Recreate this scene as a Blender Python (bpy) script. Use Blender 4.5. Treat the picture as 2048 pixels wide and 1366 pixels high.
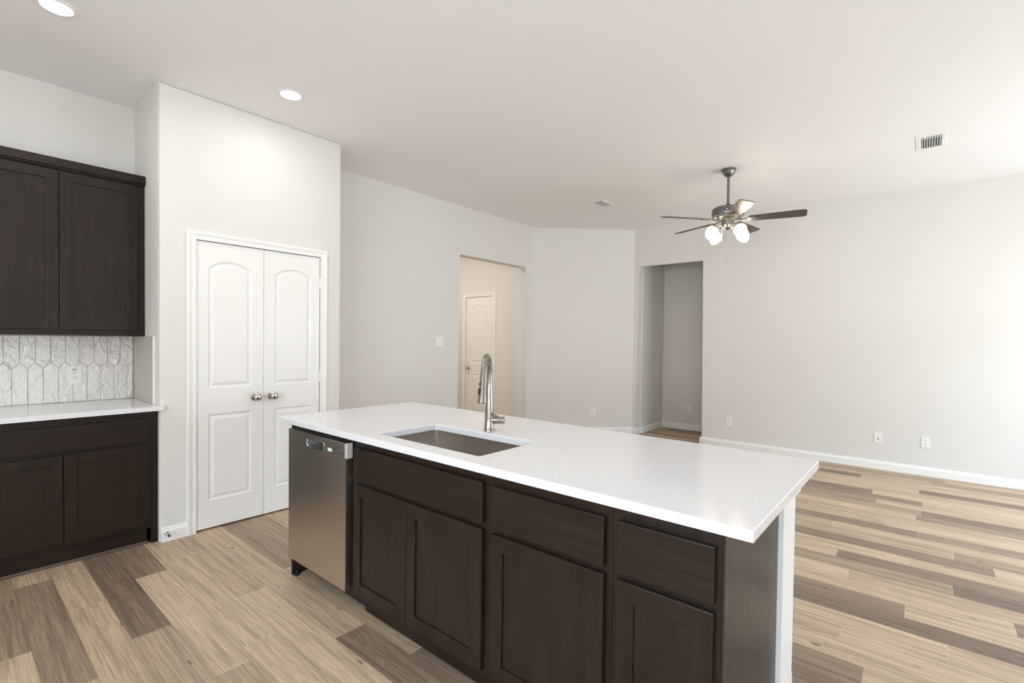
import bpy, bmesh, math, random
from mathutils import Vector, Matrix
C = bpy.context.scene.collection
S = bpy.context.scene
for o in list(bpy.data.objects):
    bpy.data.objects.remove(o)
R = math.radians
H = 3.048

# ------------------------------------------------------------------ camera
YAW, PITCH, ROLL, CAMZ = 0.6947, 0.019, 0.0125, 1.3756
F_PX, CX, CY = 972.643, 1040.162, 699.978
fwd = Vector((math.cos(YAW)*math.cos(PITCH), math.sin(YAW)*math.cos(PITCH), -math.sin(PITCH)))
rt0 = Vector((math.sin(YAW), -math.cos(YAW), 0.0))
up0 = rt0.cross(fwd)
rt = rt0*math.cos(ROLL) + up0*math.sin(ROLL)
up = -rt0*math.sin(ROLL) + up0*math.cos(ROLL)
cam = bpy.data.objects.new('camera', bpy.data.cameras.new('camera'))
C.objects.link(cam)
cam.matrix_world = Matrix(((rt.x, up.x, -fwd.x, 0), (rt.y, up.y, -fwd.y, 0), (rt.z, up.z, -fwd.z, CAMZ), (0, 0, 0, 1)))
cam.data.sensor_fit = 'HORIZONTAL'
cam.data.sensor_width = 36.0
cam.data.lens = F_PX/2048*36.0
cam.data.shift_x = -(CX-1024)/2048
cam.data.shift_y = (CY-683)/2048
cam.data.clip_start = 0.02
S.camera = cam

# ------------------------------------------------------------------ world, exposure
S.view_settings.view_transform = 'Standard'
S.view_settings.look = 'None'
S.view_settings.gamma = 1.0
S.view_settings.use_curve_mapping = False
S.view_settings.exposure = -0.18
S.cycles.max_bounces = 14
S.cycles.diffuse_bounces = 8
S.cycles.glossy_bounces = 5
S.cycles.caustics_reflective = False
S.cycles.caustics_refractive = False
S.cycles.sample_clamp_indirect = 8.0
S.cycles.use_denoising = True
W = bpy.data.worlds.new('sky')
S.world = W
W.use_nodes = True
wn = W.node_tree
wn.nodes.clear()
w_out = wn.nodes.new('ShaderNodeOutputWorld')
w_bg = wn.nodes.new('ShaderNodeBackground')
w_tc = wn.nodes.new('ShaderNodeTexCoord')
w_sep = wn.nodes.new('ShaderNodeSeparateXYZ')
w_ramp = wn.nodes.new('ShaderNodeValToRGB')
wn.links.new(w_tc.outputs['Generated'], w_sep.inputs[0])
wn.links.new(w_sep.outputs['Z'], w_ramp.inputs[0])
e = w_ramp.color_ramp.elements
e[0].position, e[0].color = 0.0, (0.62, 0.66, 0.69, 1)
e[1].position, e[1].color = 0.26, (0.76, 0.90, 1.04, 1)
n_ = w_ramp.color_ramp.elements.new(0.17); n_.color = (0.38, 0.42, 0.45, 1)
wn.links.new(w_ramp.outputs[0], w_bg.inputs['Color'])
w_bg.inputs['Strength'].default_value = 22.0
wn.links.new(w_bg.outputs[0], w_out.inputs[0])

WIN_R = [(2.75, 3.25, 0.05, 1.70), (4.2, 5.15, 0.7, 2.1), (5.3, 6.25, 0.7, 2.1), (-1.6, -0.7, 1.0, 2.1)]   # x0, x1, z0, z1 in the right wall; all unseen, first and last added for light
WIN_B = [(-1.7, -0.2, 0.85, 2.4), (0.5, 1.7, 0.95, 2.4)]           # y0, y1, z0, z1 in the back wall; unseen, added to light the kitchen
YR, XB = -2.3, -2.2

def portal(name, loc, rot, sx, sy):
    l = bpy.data.lights.new(name, 'AREA')
    l.shape = 'RECTANGLE'; l.size = sx; l.size_y = sy
    l.cycles.is_portal = True
    o = bpy.data.objects.new(name, l); C.objects.link(o)
    o.location = loc; o.rotation_euler = rot
for (a, b, c, d) in WIN_R:
    portal('window_daylight_portal', ((a+b)/2, YR-0.06, (c+d)/2), (R(90), 0, 0), b-a, d-c)
for (a, b, c, d) in WIN_B:
    portal('window_daylight_portal', (XB-0.06, (a+b)/2, (c+d)/2), (R(90), 0, R(-90)), b-a, d-c)

LAMP_RECESS, LAMP_SHADE, LAMP_HALL = 112.0, 18.0, 26.0

# ------------------------------------------------------------------ materials
def mat(name, col=(0.8, 0.8, 0.8), rough=0.5, metal=0.0, spec=0.5, emit=None, estr=0.0, coat=0.0):
    m = bpy.data.materials.new(name); m.use_nodes = True
    b = m.node_tree.nodes['Principled BSDF']
    b.inputs['Base Color'].default_value = (*col, 1)
    b.inputs['Roughness'].default_value = rough
    b.inputs['Metallic'].default_value = metal
    b.inputs['Specular IOR Level'].default_value = spec
    b.inputs['Coat Weight'].default_value = coat
    b.inputs['Coat Roughness'].default_value = 0.12
    if emit:
        b.inputs['Emission Color'].default_value = (*emit, 1)
        b.inputs['Emission Strength'].default_value = estr
    return m
def nd(m, t, **kw):
    n = m.node_tree.nodes.new(t)
    for k, v in kw.items(): setattr(n, k, v)
    return n
def lk(m, a, b): m.node_tree.links.new(a, b)
def bsdf(m): return m.node_tree.nodes['Principled BSDF']
def math_n(m, op, a, b=None):
    n = nd(m, 'ShaderNodeMath', operation=op)
    for i, v in enumerate((a, b)):
        if v is None: continue
        if isinstance(v, (int, float)): n.inputs[i].default_value = v
        else: lk(m, v, n.inputs[i])
    return n.outputs[0]
def mixc(m, f, a, b, mode='MIX'):
    n = nd(m, 'ShaderNodeMix', data_type='RGBA', blend_type=mode)
    for i, v in ((0, f), (6, a), (7, b)):
        if isinstance(v, (int, float)): n.inputs[i].default_value = v
        elif isinstance(v, tuple): n.inputs[i].default_value = (*v, 1)
        else: lk(m, v, n.inputs[i])
    return n.outputs[2]
def coords(m, scale=(1, 1, 1), kind='Object'):
    t = nd(m, 'ShaderNodeTexCoord'); mp = nd(m, 'ShaderNodeMapping')
    mp.inputs['Scale'].default_value = scale
    lk(m, t.outputs[kind], mp.inputs[0])
    return mp.outputs[0]
def noise(m, vec, scale, detail=3.0, rough=0.55, dist=0.0):
    n = nd(m, 'ShaderNodeTexNoise')
    n.inputs['Scale'].default_value = scale; n.inputs['Detail'].default_value = detail
    n.inputs['Roughness'].default_value = rough; n.inputs['Distortion'].default_value = dist
    lk(m, vec, n.inputs['Vector'])
    return n.outputs['Fac']
def ramp(m, f, stops):
    n = nd(m, 'ShaderNodeValToRGB')
    els = n.color_ramp.elements
    while len(els) < len(stops): els.new(0.5)
    for e_, (p, c) in zip(els, stops):
        e_.position = p; e_.color = (*c, 1) if isinstance(c, tuple) else (c, c, c, 1)
    lk(m, f, n.inputs[0])
    return n.outputs[0]
def bump(m, h, strength=0.1, dist=0.01):
    n = nd(m, 'ShaderNodeBump')
    n.inputs['Strength'].default_value = strength; n.inputs['Distance'].default_value = dist
    lk(m, h, n.inputs['Height']); lk(m, n.outputs[0], bsdf(m).inputs['Normal'])

def paint(name, col, rough=0.75, b=0.12, sc=260.0):
    m = mat(name, col, rough, spec=0.25)
    v = coords(m)
    bump(m, noise(m, v, sc, 2.0), b, 0.003)
    return m
M_WALL = paint('wall_paint', (0.735, 0.722, 0.70))
M_CEIL = paint('ceiling_paint', (0.88, 0.88, 0.88), 0.85, 0.3, 130.0)
M_TRIM = mat('white_trim_paint', (0.86, 0.86, 0.85), 0.38, spec=0.4)
M_DOOR = mat('white_door_paint', (0.85, 0.845, 0.835), 0.36, spec=0.4)
M_PLATE = mat('white_plastic', (0.86, 0.86, 0.84), 0.35)
M_BLACK = mat('black_plastic', (0.012, 0.012, 0.014), 0.4)
M_DARK = mat('dark_slot', (0.02, 0.02, 0.02), 0.7)
M_GREYDARK = mat('dark_duct', (0.05, 0.055, 0.055), 0.7)
M_BLUE = mat('blue_sticker', (0.05, 0.17, 0.30), 0.5)
M_NICKEL = mat('brushed_nickel', (0.36, 0.325, 0.285), 0.20, 1.0)
M_KNOB = mat('satin_nickel_knob', (0.62, 0.58, 0.53), 0.16, 1.0)
M_PEWTER = mat('pewter_metal', (0.23, 0.22, 0.21), 0.38, 1.0)
M_CHROME = mat('chrome', (0.8, 0.8, 0.8), 0.12, 1.0)
M_GREYPL = mat('grey_plastic', (0.52, 0.51, 0.49), 0.4)
M_SHADE = mat('lit_frosted_glass', (0.95, 0.92, 0.88), 0.4, emit=(1.0, 0.83, 0.64), estr=LAMP_SHADE)
M_LENS = mat('lit_lens', (0.95, 0.95, 0.95), 0.4, emit=(1.0, 0.955, 0.90), estr=LAMP_RECESS)
M_DISP = mat('display_glow', (0.4, 0.5, 0.5), 0.3, emit=(0.5, 0.72, 0.74), estr=0.6)
M_WHITEMARK = mat('pale_print', (0.7, 0.7, 0.72), 0.5)
M_NAVY = mat('navy_badge', (0.012, 0.02, 0.06), 0.35)
M_GLASS = mat('window_glass', (1, 1, 1), 0.0)
def glass_setup(m):
    t = m.node_tree; o = t.nodes['Material Output']
    tr = t.nodes.new('ShaderNodeBsdfTransparent'); gl = t.nodes.new('ShaderNodeBsdfGlossy'); mx = t.nodes.new('ShaderNodeMixShader')
    gl.inputs['Roughness'].default_value = 0.0; mx.inputs[0].default_value = 0.04
    t.links.new(tr.outputs[0], mx.inputs[1]); t.links.new(gl.outputs[0], mx.inputs[2]); t.links.new(mx.outputs[0], o.inputs[0])
glass_setup(M_GLASS)

def steel(name, col, rough, stretch):
    m = mat(name, col, rough, 1.0)
    v = coords(m, stretch)
    n = noise(m, v, 130.0, 3.0)
    lk(m, ramp(m, n, [(0.3, rough-0.015), (0.7, rough+0.02)]), bsdf(m).inputs['Roughness'])
    return m
M_STEEL = steel('brushed_stainless', (0.60, 0.565, 0.52), 0.30, (1, 0.4, 12))
M_SINK = steel('sink_stainless', (0.52, 0.485, 0.445), 0.30, (1, 14, 14))

def wood(name, axis, dark=(0.0105, 0.0060, 0.0040), light=(0.0240, 0.0138, 0.0090), rough=0.36):
    m = mat(name, dark, rough, spec=0.36)
    st = [9.0, 9.0, 9.0]; st[axis] = 0.7
    v = coords(m, tuple(st))
    a = noise(m, v, 4.0, 6.0, 0.6, 0.6)
    st2 = [60.0, 60.0, 60.0]; st2[axis] = 2.0
    b = noise(m, coords(m, tuple(st2)), 3.0, 3.0)
    f = math_n(m, 'ADD', math_n(m, 'MULTIPLY', a, 0.65), math_n(m, 'MULTIPLY', b, 0.35))
    lk(m, ramp(m, f, [(0.36, dark), (0.66, light)]), bsdf(m).inputs['Base Color'])
    lk(m, ramp(m, b, [(0.3, rough-0.05), (0.7, rough+0.08)]), bsdf(m).inputs['Roughness'])
    bump(m, b, 0.05, 0.002)
    return m
M_WZ = wood('espresso_wood_upright_grain', 2)
M_WY = wood('espresso_wood_grain_along_island', 1)
M_WX = wood('espresso_wood_grain_along_counter', 0)
M_PANEL = wood('espresso_side_panel', 2, (0.020, 0.015, 0.012), (0.034, 0.027, 0.022), 0.30)
M_BLADE = wood('fan_blade_wood', 0, (0.030, 0.021, 0.017), (0.075, 0.050, 0.038), 0.34)
M_SHOE = mat('brown_shoe_moulding', (0.12, 0.085, 0.065), 0.45)

def quartz():
    m = mat('white_quartz', (0.72, 0.715, 0.72), 0.13, spec=0.5)
    v = coords(m)
    fine = noise(m, v, 420.0, 2.0, 0.6)
    mid = noise(m, v, 150.0, 3.0, 0.6)
    c = mixc(m, ramp(m, fine, [(0.32, 1.0), (0.42, 0.0)]), (0.82, 0.82, 0.845), (0.55, 0.55, 0.55))
    c = mixc(m, ramp(m, mid, [(0.62, 0.0), (0.72, 0.55)]), c, (0.88, 0.88, 0.89))
    c = mixc(m, ramp(m, mid, [(0.28, 0.5), (0.38, 0.0)]), c, (0.52, 0.52, 0.53))
    lk(m, c, bsdf(m).inputs['Base Color'])
    return m
M_QUARTZ = quartz()

def tile_mat():
    m = mat('glossy_wavy_tile', (0.82, 0.80, 0.77), 0.07, spec=0.55)
    v = coords(m, (1, 1, 0.8))
    n = noise(m, v, 20.0, 1.5, 0.45, 1.2)
    bump(m, n, 0.9, 0.022)
    return m
M_TILE = tile_mat()
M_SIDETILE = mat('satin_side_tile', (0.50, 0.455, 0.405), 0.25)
M_GROUT = mat('grey_grout', (0.45, 0.43, 0.41), 0.8)

def floor_mat():
    m = mat('wood_plank_floor', (0.4, 0.3, 0.2), 0.42, spec=0.35)
    at = nd(m, 'ShaderNodeAttribute', attribute_name='tone')
    sp = nd(m, 'ShaderNodeSeparateColor'); lk(m, at.outputs['Color'], sp.inputs[0])
    tone, seed = sp.outputs[0], sp.outputs[1]
    tc = nd(m, 'ShaderNodeTexCoord')
    off = nd(m, 'ShaderNodeCombineXYZ')
    lk(m, math_n(m, 'MULTIPLY', seed, 37.0), off.inputs[0]); lk(m, math_n(m, 'MULTIPLY', seed, 91.0), off.inputs[1])
    add = nd(m, 'ShaderNodeVectorMath', operation='ADD')
    lk(m, tc.outputs['Object'], add.inputs[0]); lk(m, off.outputs[0], add.inputs[1])
    def mp(sc):
        n = nd(m, 'ShaderNodeMapping'); n.inputs['Scale'].default_value = sc
        lk(m, add.outputs[0], n.inputs[0]); return n.outputs[0]
    big = noise(m, mp((8.5, 0.9, 1)), 1.0, 1.5, 0.45, 0.8)        # smooth field whose contours make the cathedral grain
    rings = math_n(m, 'FRACT', math_n(m, 'MULTIPLY', big, 13.0))
    ringv = ramp(m, rings, [(0.0, 0.0), (0.10, 1.0), (0.32, 0.35), (1.0, 0.0)])
    fib = noise(m, mp((170.0, 2.6, 1)), 1.0, 4.0, 0.7)
    wide = noise(m, mp((34.0, 1.1, 1)), 1.0, 4.0, 0.65, 0.3)
    base = ramp(m, tone, [(0.0, (0.690, 0.525, 0.360)), (0.35, (0.555, 0.415, 0.285)), (0.65, (0.315, 0.232, 0.163)), (1.0, (0.190, 0.140, 0.102))])
    ringc = mixc(m, ramp(m, tone, [(0.5, 0.0), (0.75, 1.0)]), mixc(m, 1.0, base, (0.60, 0.57, 0.54), 'MULTIPLY'), mixc(m, 1.0, base, (1.75, 1.72, 1.66), 'MULTIPLY'))
    c = mixc(m, math_n(m, 'MULTIPLY', ringv, 0.45), base, ringc)
    dk = mixc(m, 1.0, base, (0.50, 0.49, 0.50), 'MULTIPLY')
    c = mixc(m, ramp(m, wide, [(0.46, 0.0), (0.66, 0.78)]), c, dk)
    c = mixc(m, ramp(m, fib, [(0.48, 0.0), (0.62, 0.7)]), c, dk)
    knots = noise(m, mp((24.0, 9.0, 1)), 1.0, 1.0)
    c = mixc(m, ramp(m, knots, [(0.73, 0.0), (0.80, 0.75)]), c, (0.07, 0.05, 0.04))
    uv = nd(m, 'ShaderNodeSeparateXYZ'); lk(m, nd(m, 'ShaderNodeUVMap').outputs[0], uv.inputs[0])
    ex = math_n(m, 'MINIMUM', uv.outputs[0], math_n(m, 'SUBTRACT', 0.151, uv.outputs[0]))
    eyy = uv.outputs[1]
    c = mixc(m, ramp(m, ex, [(0.0, 0.8), (0.003, 0.0)]), c, dk)
    endm = math_n(m, 'LESS_THAN', eyy, 0.0035)
    c = mixc(m, math_n(m, 'MULTIPLY', endm, 0.6), c, (0.60, 0.50, 0.40))
    lk(m, c, bsdf(m).inputs['Base Color'])
    lk(m, ramp(m, fib, [(0.3, 0.36), (0.7, 0.52)]), bsdf(m).inputs['Roughness'])
    bump(m, fib, 0.06, 0.002)
    return m
M_FLOOR = floor_mat()

# ------------------------------------------------------------------ mesh helpers
def nb(): return bmesh.new()
def obj(name, bm, m, parent=None, smooth=False, label=None):
    me = bpy.data.meshes.new(name)
    bmesh.ops.recalc_face_normals(bm, faces=bm.faces)
    bm.to_mesh(me); bm.free()
    me.materials.append(m)
    if smooth:
        for p in me.polygons: p.use_smooth = True
        me.set_sharp_from_angle(angle=R(35))
    o = bpy.data.objects.new(name, me); C.objects.link(o)
    if parent:
        off = Vector((0, 0, 0)); q = parent
        while q: off += q.location; q = q.parent
        me.transform(Matrix.Translation(-off))
        o.parent = parent
    if label: o['label'] = label
    return o
def struct(name, bm, m, parent=None, smooth=False):
    o = obj(name, bm, m, parent, smooth)
    if not parent: o['kind'] = 'structure'
    return o
def thing(name, label, cat, loc, group=None):
    o = bpy.data.objects.new(name, None); C.objects.link(o)
    o.empty_display_size = 0.05
    o.location = loc; o['label'] = label; o['category'] = cat
    if group: o['group'] = group
    return o
def tag(o, label, cat, group=None):
    o['label'] = label; o['category'] = cat
    if group: o['group'] = group
    return o
def dup(root, delta, label, group=None):
    r = root.copy(); C.objects.link(r); r.location = root.location + Vector(delta)
    r['label'] = label
    if group: r['group'] = group
    for ch in list(root.children):
        c = ch.copy(); C.objects.link(c); c.parent = r
        for g in ch.children:
            d = g.copy(); C.objects.link(d); d.parent = c
    return r
def merge(bm, t):
    me = bpy.data.meshes.new('tmp'); t.to_mesh(me); t.free(); bm.from_mesh(me); bpy.data.meshes.remove(me)
def box(bm, x0, x1, y0, y1, z0, z1, bev=0.0, seg=2):
    t = nb()
    bmesh.ops.create_cube(t, size=1.0)
    for v in t.verts:
        v.co = Vector((x0 if v.co.x < 0 else x1, y0 if v.co.y < 0 else y1, z0 if v.co.z < 0 else z1))
    if bev:
        bmesh.ops.bevel(t, geom=t.edges[:], offset=bev, segments=seg, affect='EDGES', profile=0.5)
    merge(bm, t); return bm
def fbox(bm, face, base, u0, u1, v0, v1, w0, w1, bev=0.0):
    """box on a front; face 'x' = front looks to -x, u is y; face 'y' = front looks to -y, u is x; w counts out of the front"""
    if face == 'x': return box(bm, base-w1, base-w0, u0, u1, v0, v1, bev)
    return box(bm, u0, u1, base-w1, base-w0, v0, v1, bev)
def prism(bm, pts, z0, z1):
    lo = [bm.verts.new((x, y, z0)) for x, y in pts]; hi = [bm.verts.new((x, y, z1)) for x, y in pts]
    n = len(pts)
    bm.faces.new(lo[::-1]); bm.faces.new(hi)
    for i in range(n): bm.faces.new((lo[i], lo[(i+1) % n], hi[(i+1) % n], hi[i]))
    return bm
def lathe(bm, prof, origin=(0, 0, 0), axis=(0, 0, 1), seg=32):
    """prof: list of (radius, distance along axis)"""
    q = Vector((0, 0, 1)).rotation_difference(Vector(axis)).to_matrix()
    org = Vector(origin); rows = []
    for r, h in prof:
        if r < 1e-6: rows.append([bm.verts.new(org + q @ Vector((0, 0, h)))])
        else: rows.append([bm.verts.new(org + q @ Vector((r*math.cos(2*math.pi*i/seg), r*math.sin(2*math.pi*i/seg), h))) for i in range(seg)])
    for a, b in zip(rows, rows[1:]):
        for i in range(seg):
            j = (i+1) % seg
            if len(a) == 1 and len(b) == 1: continue
            if len(a) == 1: bm.faces.new((a[0], b[i], b[j]))
            elif len(b) == 1: bm.faces.new((a[i], a[j], b[0]))
            else: bm.faces.new((a[i], a[j], b[j], b[i]))
    for row, flip in ((rows[0], True), (rows[-1], False)):
        if len(row) > 2: bm.faces.new(row[::-1] if flip else row)
    return bm
def tube(bm, pts, rad, seg=16):
    pts = [Vector(p) for p in pts]
    rads = rad if isinstance(rad, (list, tuple)) else [rad]*len(pts)
    rows = []; n0 = None
    for i, p in enumerate(pts):
        t = (pts[min(i+1, len(pts)-1)] - pts[max(i-1, 0)]).normalized()
        if n0 is None:
            n0 = t.orthogonal().normalized()
        else:
            n0 = (n0 - t*n0.dot(t)).normalized()
        b = t.cross(n0)
        rows.append([bm.verts.new(p + (n0*math.cos(2*math.pi*k/seg) + b*math.sin(2*math.pi*k/seg))*rads[i]) for k in range(seg)])
    for a, b in zip(rows, rows[1:]):
        for k in range(seg): bm.faces.new((a[k], a[(k+1) % seg], b[(k+1) % seg], b[k]))
    bm.faces.new(rows[0][::-1]); bm.faces.new(rows[-1])
    return bm
def sweep(bm, path, prof, closed=True):
    """profile (offset to the left of travel, z) swept along a 2-D polyline with mitres"""
    P = [Vector(p) for p in path]; rows = []
    for i, p in enumerate(P):
        d0 = (P[i]-P[i-1]).normalized() if i else (P[1]-P[0]).normalized()
        d1 = (P[i+1]-P[i]).normalized() if i < len(P)-1 else d0
        n0, n1 = Vector((-d0.y, d0.x)), Vector((-d1.y, d1.x))
        m = (n0+n1); m = m/max(m.dot(n0), 0.2)
        rows.append([bm.verts.new((p.x+m.x*o, p.y+m.y*o, z)) for o, z in prof])
    k = len(prof)
    for a, b in zip(rows, rows[1:]):
        for j in range(k): bm.faces.new((a[j], a[(j+1) % k], b[(j+1) % k], b[j]))
    bm.faces.new(rows[0]); bm.faces.new(rows[-1][::-1])
    return bm
def wall_poly(pts2, to3, thick, bev_pts=(), bev=0.015):
    """outline (u, z) extruded; edges whose two front points are both in bev_pts are rounded"""
    bm = nb()
    f = [bm.verts.new(to3(u, z, 0)) for u, z in pts2]; b = [bm.verts.new(to3(u, z, thick)) for u, z in pts2]
    n = len(pts2)
    bm.faces.new(f); bm.faces.new(b[::-1])
    for i in range(n): bm.faces.new((f[i], b[i], b[(i+1) % n], f[(i+1) % n]))
    bm.edges.ensure_lookup_table()
    es = []
    for i in range(n):
        if i in bev_pts and (i+1) % n in bev_pts:
            e_ = bm.edges.get((f[i], f[(i+1) % n]))
            es.append(e_)
    if es: bmesh.ops.bevel(bm, geom=es, offset=bev, segments=4, affect='EDGES', profile=0.5)
    return bm

# ------------------------------------------------------------------ the room
YP, YL, XF, YK, XP0, XP1 = 3.894, 4.482, 6.691, 4.521, 0.944, 2.241
XA, YA = 5.639, 3.369
# floor: one mesh of planks, each plank with its own tone
random.seed(11)
PW, PX0, PL = 0.151, 0.2563, 1.22
over = [  # (x inside the row, y start, y end, tone)
 (0.63, 2.73, 3.95, 0.92), (0.63, 1.51, 2.73, 0.45), (0.63, 0.29, 1.51, 0.3),
 (0.78, 3.40, 4.62, 0.74), (0.78, 2.18, 3.40, 0.10), (0.78, 0.96, 2.18, 0.42),
 (0.33, 2.52, 3.75, 0.66), (0.33, 3.75, 4.97, 0.25), (0.33, 1.3, 2.52, 0.35),
 (0.18, 2.95, 4.17, 0.62), (0.18, 1.73, 2.95, 0.22), (0.03, 2.2, 3.42, 0.5),
 (0.48, 2.03, 3.245, 0.32), (0.48, 3.245, 4.46, 0.22), (0.48, .82, 2.03, 0.2),
 (0.93, 2.3, 3.52, 0.08), (0.93, 3.52, 4.74, 0.15), (0.93, 1.08, 2.3, 0.12),
 (1.08, 2.765, 3.98, 0.26), (1.08, 1.55, 2.765, 0.06), (1.23, 2.05, 3.25, 0.2), (1.23, 3.25, 4.45, 0.1), (1.23, .84, 2.05, 0.8),
 (1.40, 2.9, 4.1, 0.55), (1.40, 1.7, 2.9, 0.3),
 (3.07, -0.95, 1.0, 0.90), (3.07, -2.2, -0.95, 0.3), (3.22, 0.05, 1.27, 0.66), (3.22, -1.17, 0.05, 0.12), (3.37, -0.366, 0.85, 0.16), (3.37, -1.4, -0.366, 0.7),
 (3.52, 0.327, 1.5, 0.06), (3.52, -0.9, 0.327, 0.32), (3.68, -1.37, -0.148, 0.98), (3.68, -0.148, 1.07, 0.50), (3.83, -0.80, 0.42, 0.80), (3.83, 0.42, 1.6, 0.12), (3.83, -1.6, -.8, 0.75),
 (3.98, 0.052, 1.27, 0.08), (3.98, -1.17, 0.052, 0.25), (4.13, -0.355, 0.865, 0.78), (4.13, -1.5, -0.355, 0.14), (4.28, -0.172, 1.05, 0.38), (4.28, -1.4, -0.172, 0.55),
 (4.43, -0.7, 0.52, 0.15), (4.59, 0.008, 1.2, 0.74), (4.59, -1.2, 0.008, 0.62), (4.74, 0.21, 1.4, 0.30), (4.74, -1.0, 0.21, 0.10), (4.89, -0.45, 0.75, 0.3), (5.04, -1.2, 0.03, 0.62), (5.04, 0.03, 1.25, 0.14),
 (2.47, 0.168, 1.39, 0.66), (2.47, -1.05, 0.168, 0.15), (2.62, -0.6, 0.62, 0.1), (2.77, 0.28, 1.5, 0.28), (2.77, -0.94, 0.28, 0.1), (2.92, -0.107, 1.11, 0.12), (2.92, -1.33, -0.107, 0.22)]
rows_over = {}
for x, a, b, t in over: rows_over.setdefault(math.floor((x-PX0)/PW), []).append((a, b, t))
bm = nb(); uvl = bm.loops.layers.uv.new('UVMap'); cl = bm.loops.layers.float_color.new('tone')
FX0, FX1, FY0, FY1 = XB-0.1, 7.75, YR-0.1, 6.75
def plank(x0, x1, y0, y1, t):
    s = random.random()
    y0c, y1c = max(y0, FY0), min(y1, FY1)
    if y1c-y0c < 1e-4: return
    vs = [bm.verts.new((x, y, 0)) for x, y in ((x0, y0c), (x1, y0c), (x1, y1c), (x0, y1c))]
    f = bm.faces.new(vs)
    for lp, (u, v) in zip(f.loops, ((0, y0c-y0), (x1-x0, y0c-y0), (x1-x0, y1c-y0), (0, y1c-y0))):
        lp[uvl].uv = (u, v); lp[cl] = (t, s, 0, 1)
def rtone():
    q = random.random()
    return random.uniform(0.0, 0.3) if q < 0.5 else (random.uniform(0.3, 0.6) if q < 0.78 else random.uniform(0.65, 0.95))
for k in range(math.floor((FX0-PX0)/PW), math.ceil((FX1-PX0)/PW)):
    x0 = PX0+k*PW; x1 = x0+PW
    segs = sorted(rows_over.get(k, []))
    if not segs:
        y = FY0-random.random()*PL
        while y < FY1:
            plank(x0, x1, y, y+PL, rtone()); y += PL
        continue
    y = segs[0][0]
    while y > FY0: plank(x0, x1, y-PL, y, rtone()); y -= PL
    y = segs[0][0]
    for a, b, t in segs:
        while y < a-0.02:
            plank(x0, x1, y, min(y+PL, a), rtone()); y = min(y+PL, a)
        plank(x0, x1, max(a, y), b, t); y = b
    while y < FY1: plank(x0, x1, y, y+PL, rtone()); y += PL
bm2 = bm
fl = struct('floor', bm2, M_FLOOR)
bm = box(nb(), FX0, FX1, FY0, FY1, H, H+0.12)
struct('ceiling', bm, M_CEIL)

def rect(u0, u1, z0, z1): return [(u0, z0), (u1, z0), (u1, z1), (u0, z1)]
# fan wall with the opening to the side hall
y0, y1, zt = 2.3354, 3.3026, 2.5132
struct('wall_fan', wall_poly([(YR, 0), (y0, 0), (y0, zt), (y1, zt), (y1, 0), (YA, 0), (YA, H), (YR, H)],
       lambda u, z, w: (XF+w, u, z), 0.14, (1, 2, 3, 4), 0.016), M_WALL, smooth=True)
# angled wall
dx, dy = XA-XF, YL-YA
L_ = math.hypot(dx, dy); nx, ny = dy/L_, -dx/L_
struct('wall_angled', prism(nb(), [(XF, YA), (XF+0.14, YA), (XA+0.19, YL+0.05), (XA, YL+0.2), (XA, YL)], 0, H), M_WALL)
# left wall with the wide opening
a0, a1, zo = 4.1736, 5.50, 2.4586
struct('wall_left', wall_poly([(XP1, 0), (a0, 0), (a0, zo), (a1, zo), (a1, 0), (XA, 0), (XA, H), (XP1, H)],
       lambda u, z, w: (u, YL+w, z), 0.2, (1, 2, 3, 4), 0.014), M_WALL, smooth=True)
# pantry box: rounded outer corners, opening for the doors
D0, DM, D1, DT = 1.1576, 1.6055, 2.0515, 2.0447
struct('wall_pantry', wall_poly([(XP0, 0), (D0-0.006, 0), (D0-0.006, DT+0.006), (D1+0.006, DT+0.006), (D1+0.006, 0), (XP1, 0), (XP1, H), (XP0, H)],
       lambda u, z, w: (u, YP+w, z), 0.11, (5, 6, 7, 0), 0.016), M_WALL, smooth=True)
bm = nb()
bmesh.ops.delete(bm, geom=[])
struct('wall_pantry_side', box(nb(), XP0, XP0+0.11, YP+0.11, YK, 0, H), M_WALL)
struct('wall_pantry_return', box(nb(), XP1-0.11, XP1, YP+0.11, YL+0.2, 0, H), M_WALL)
struct('wall_pantry_back', box(nb(), XP0+0.11, XP1-0.11, YK+0.02, YK+0.12, 0, H), M_WALL)
struct('wall_kitchen', box(nb(), XB, XP0+0.11, YK, YK+0.12, 0, H), M_WALL)

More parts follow.
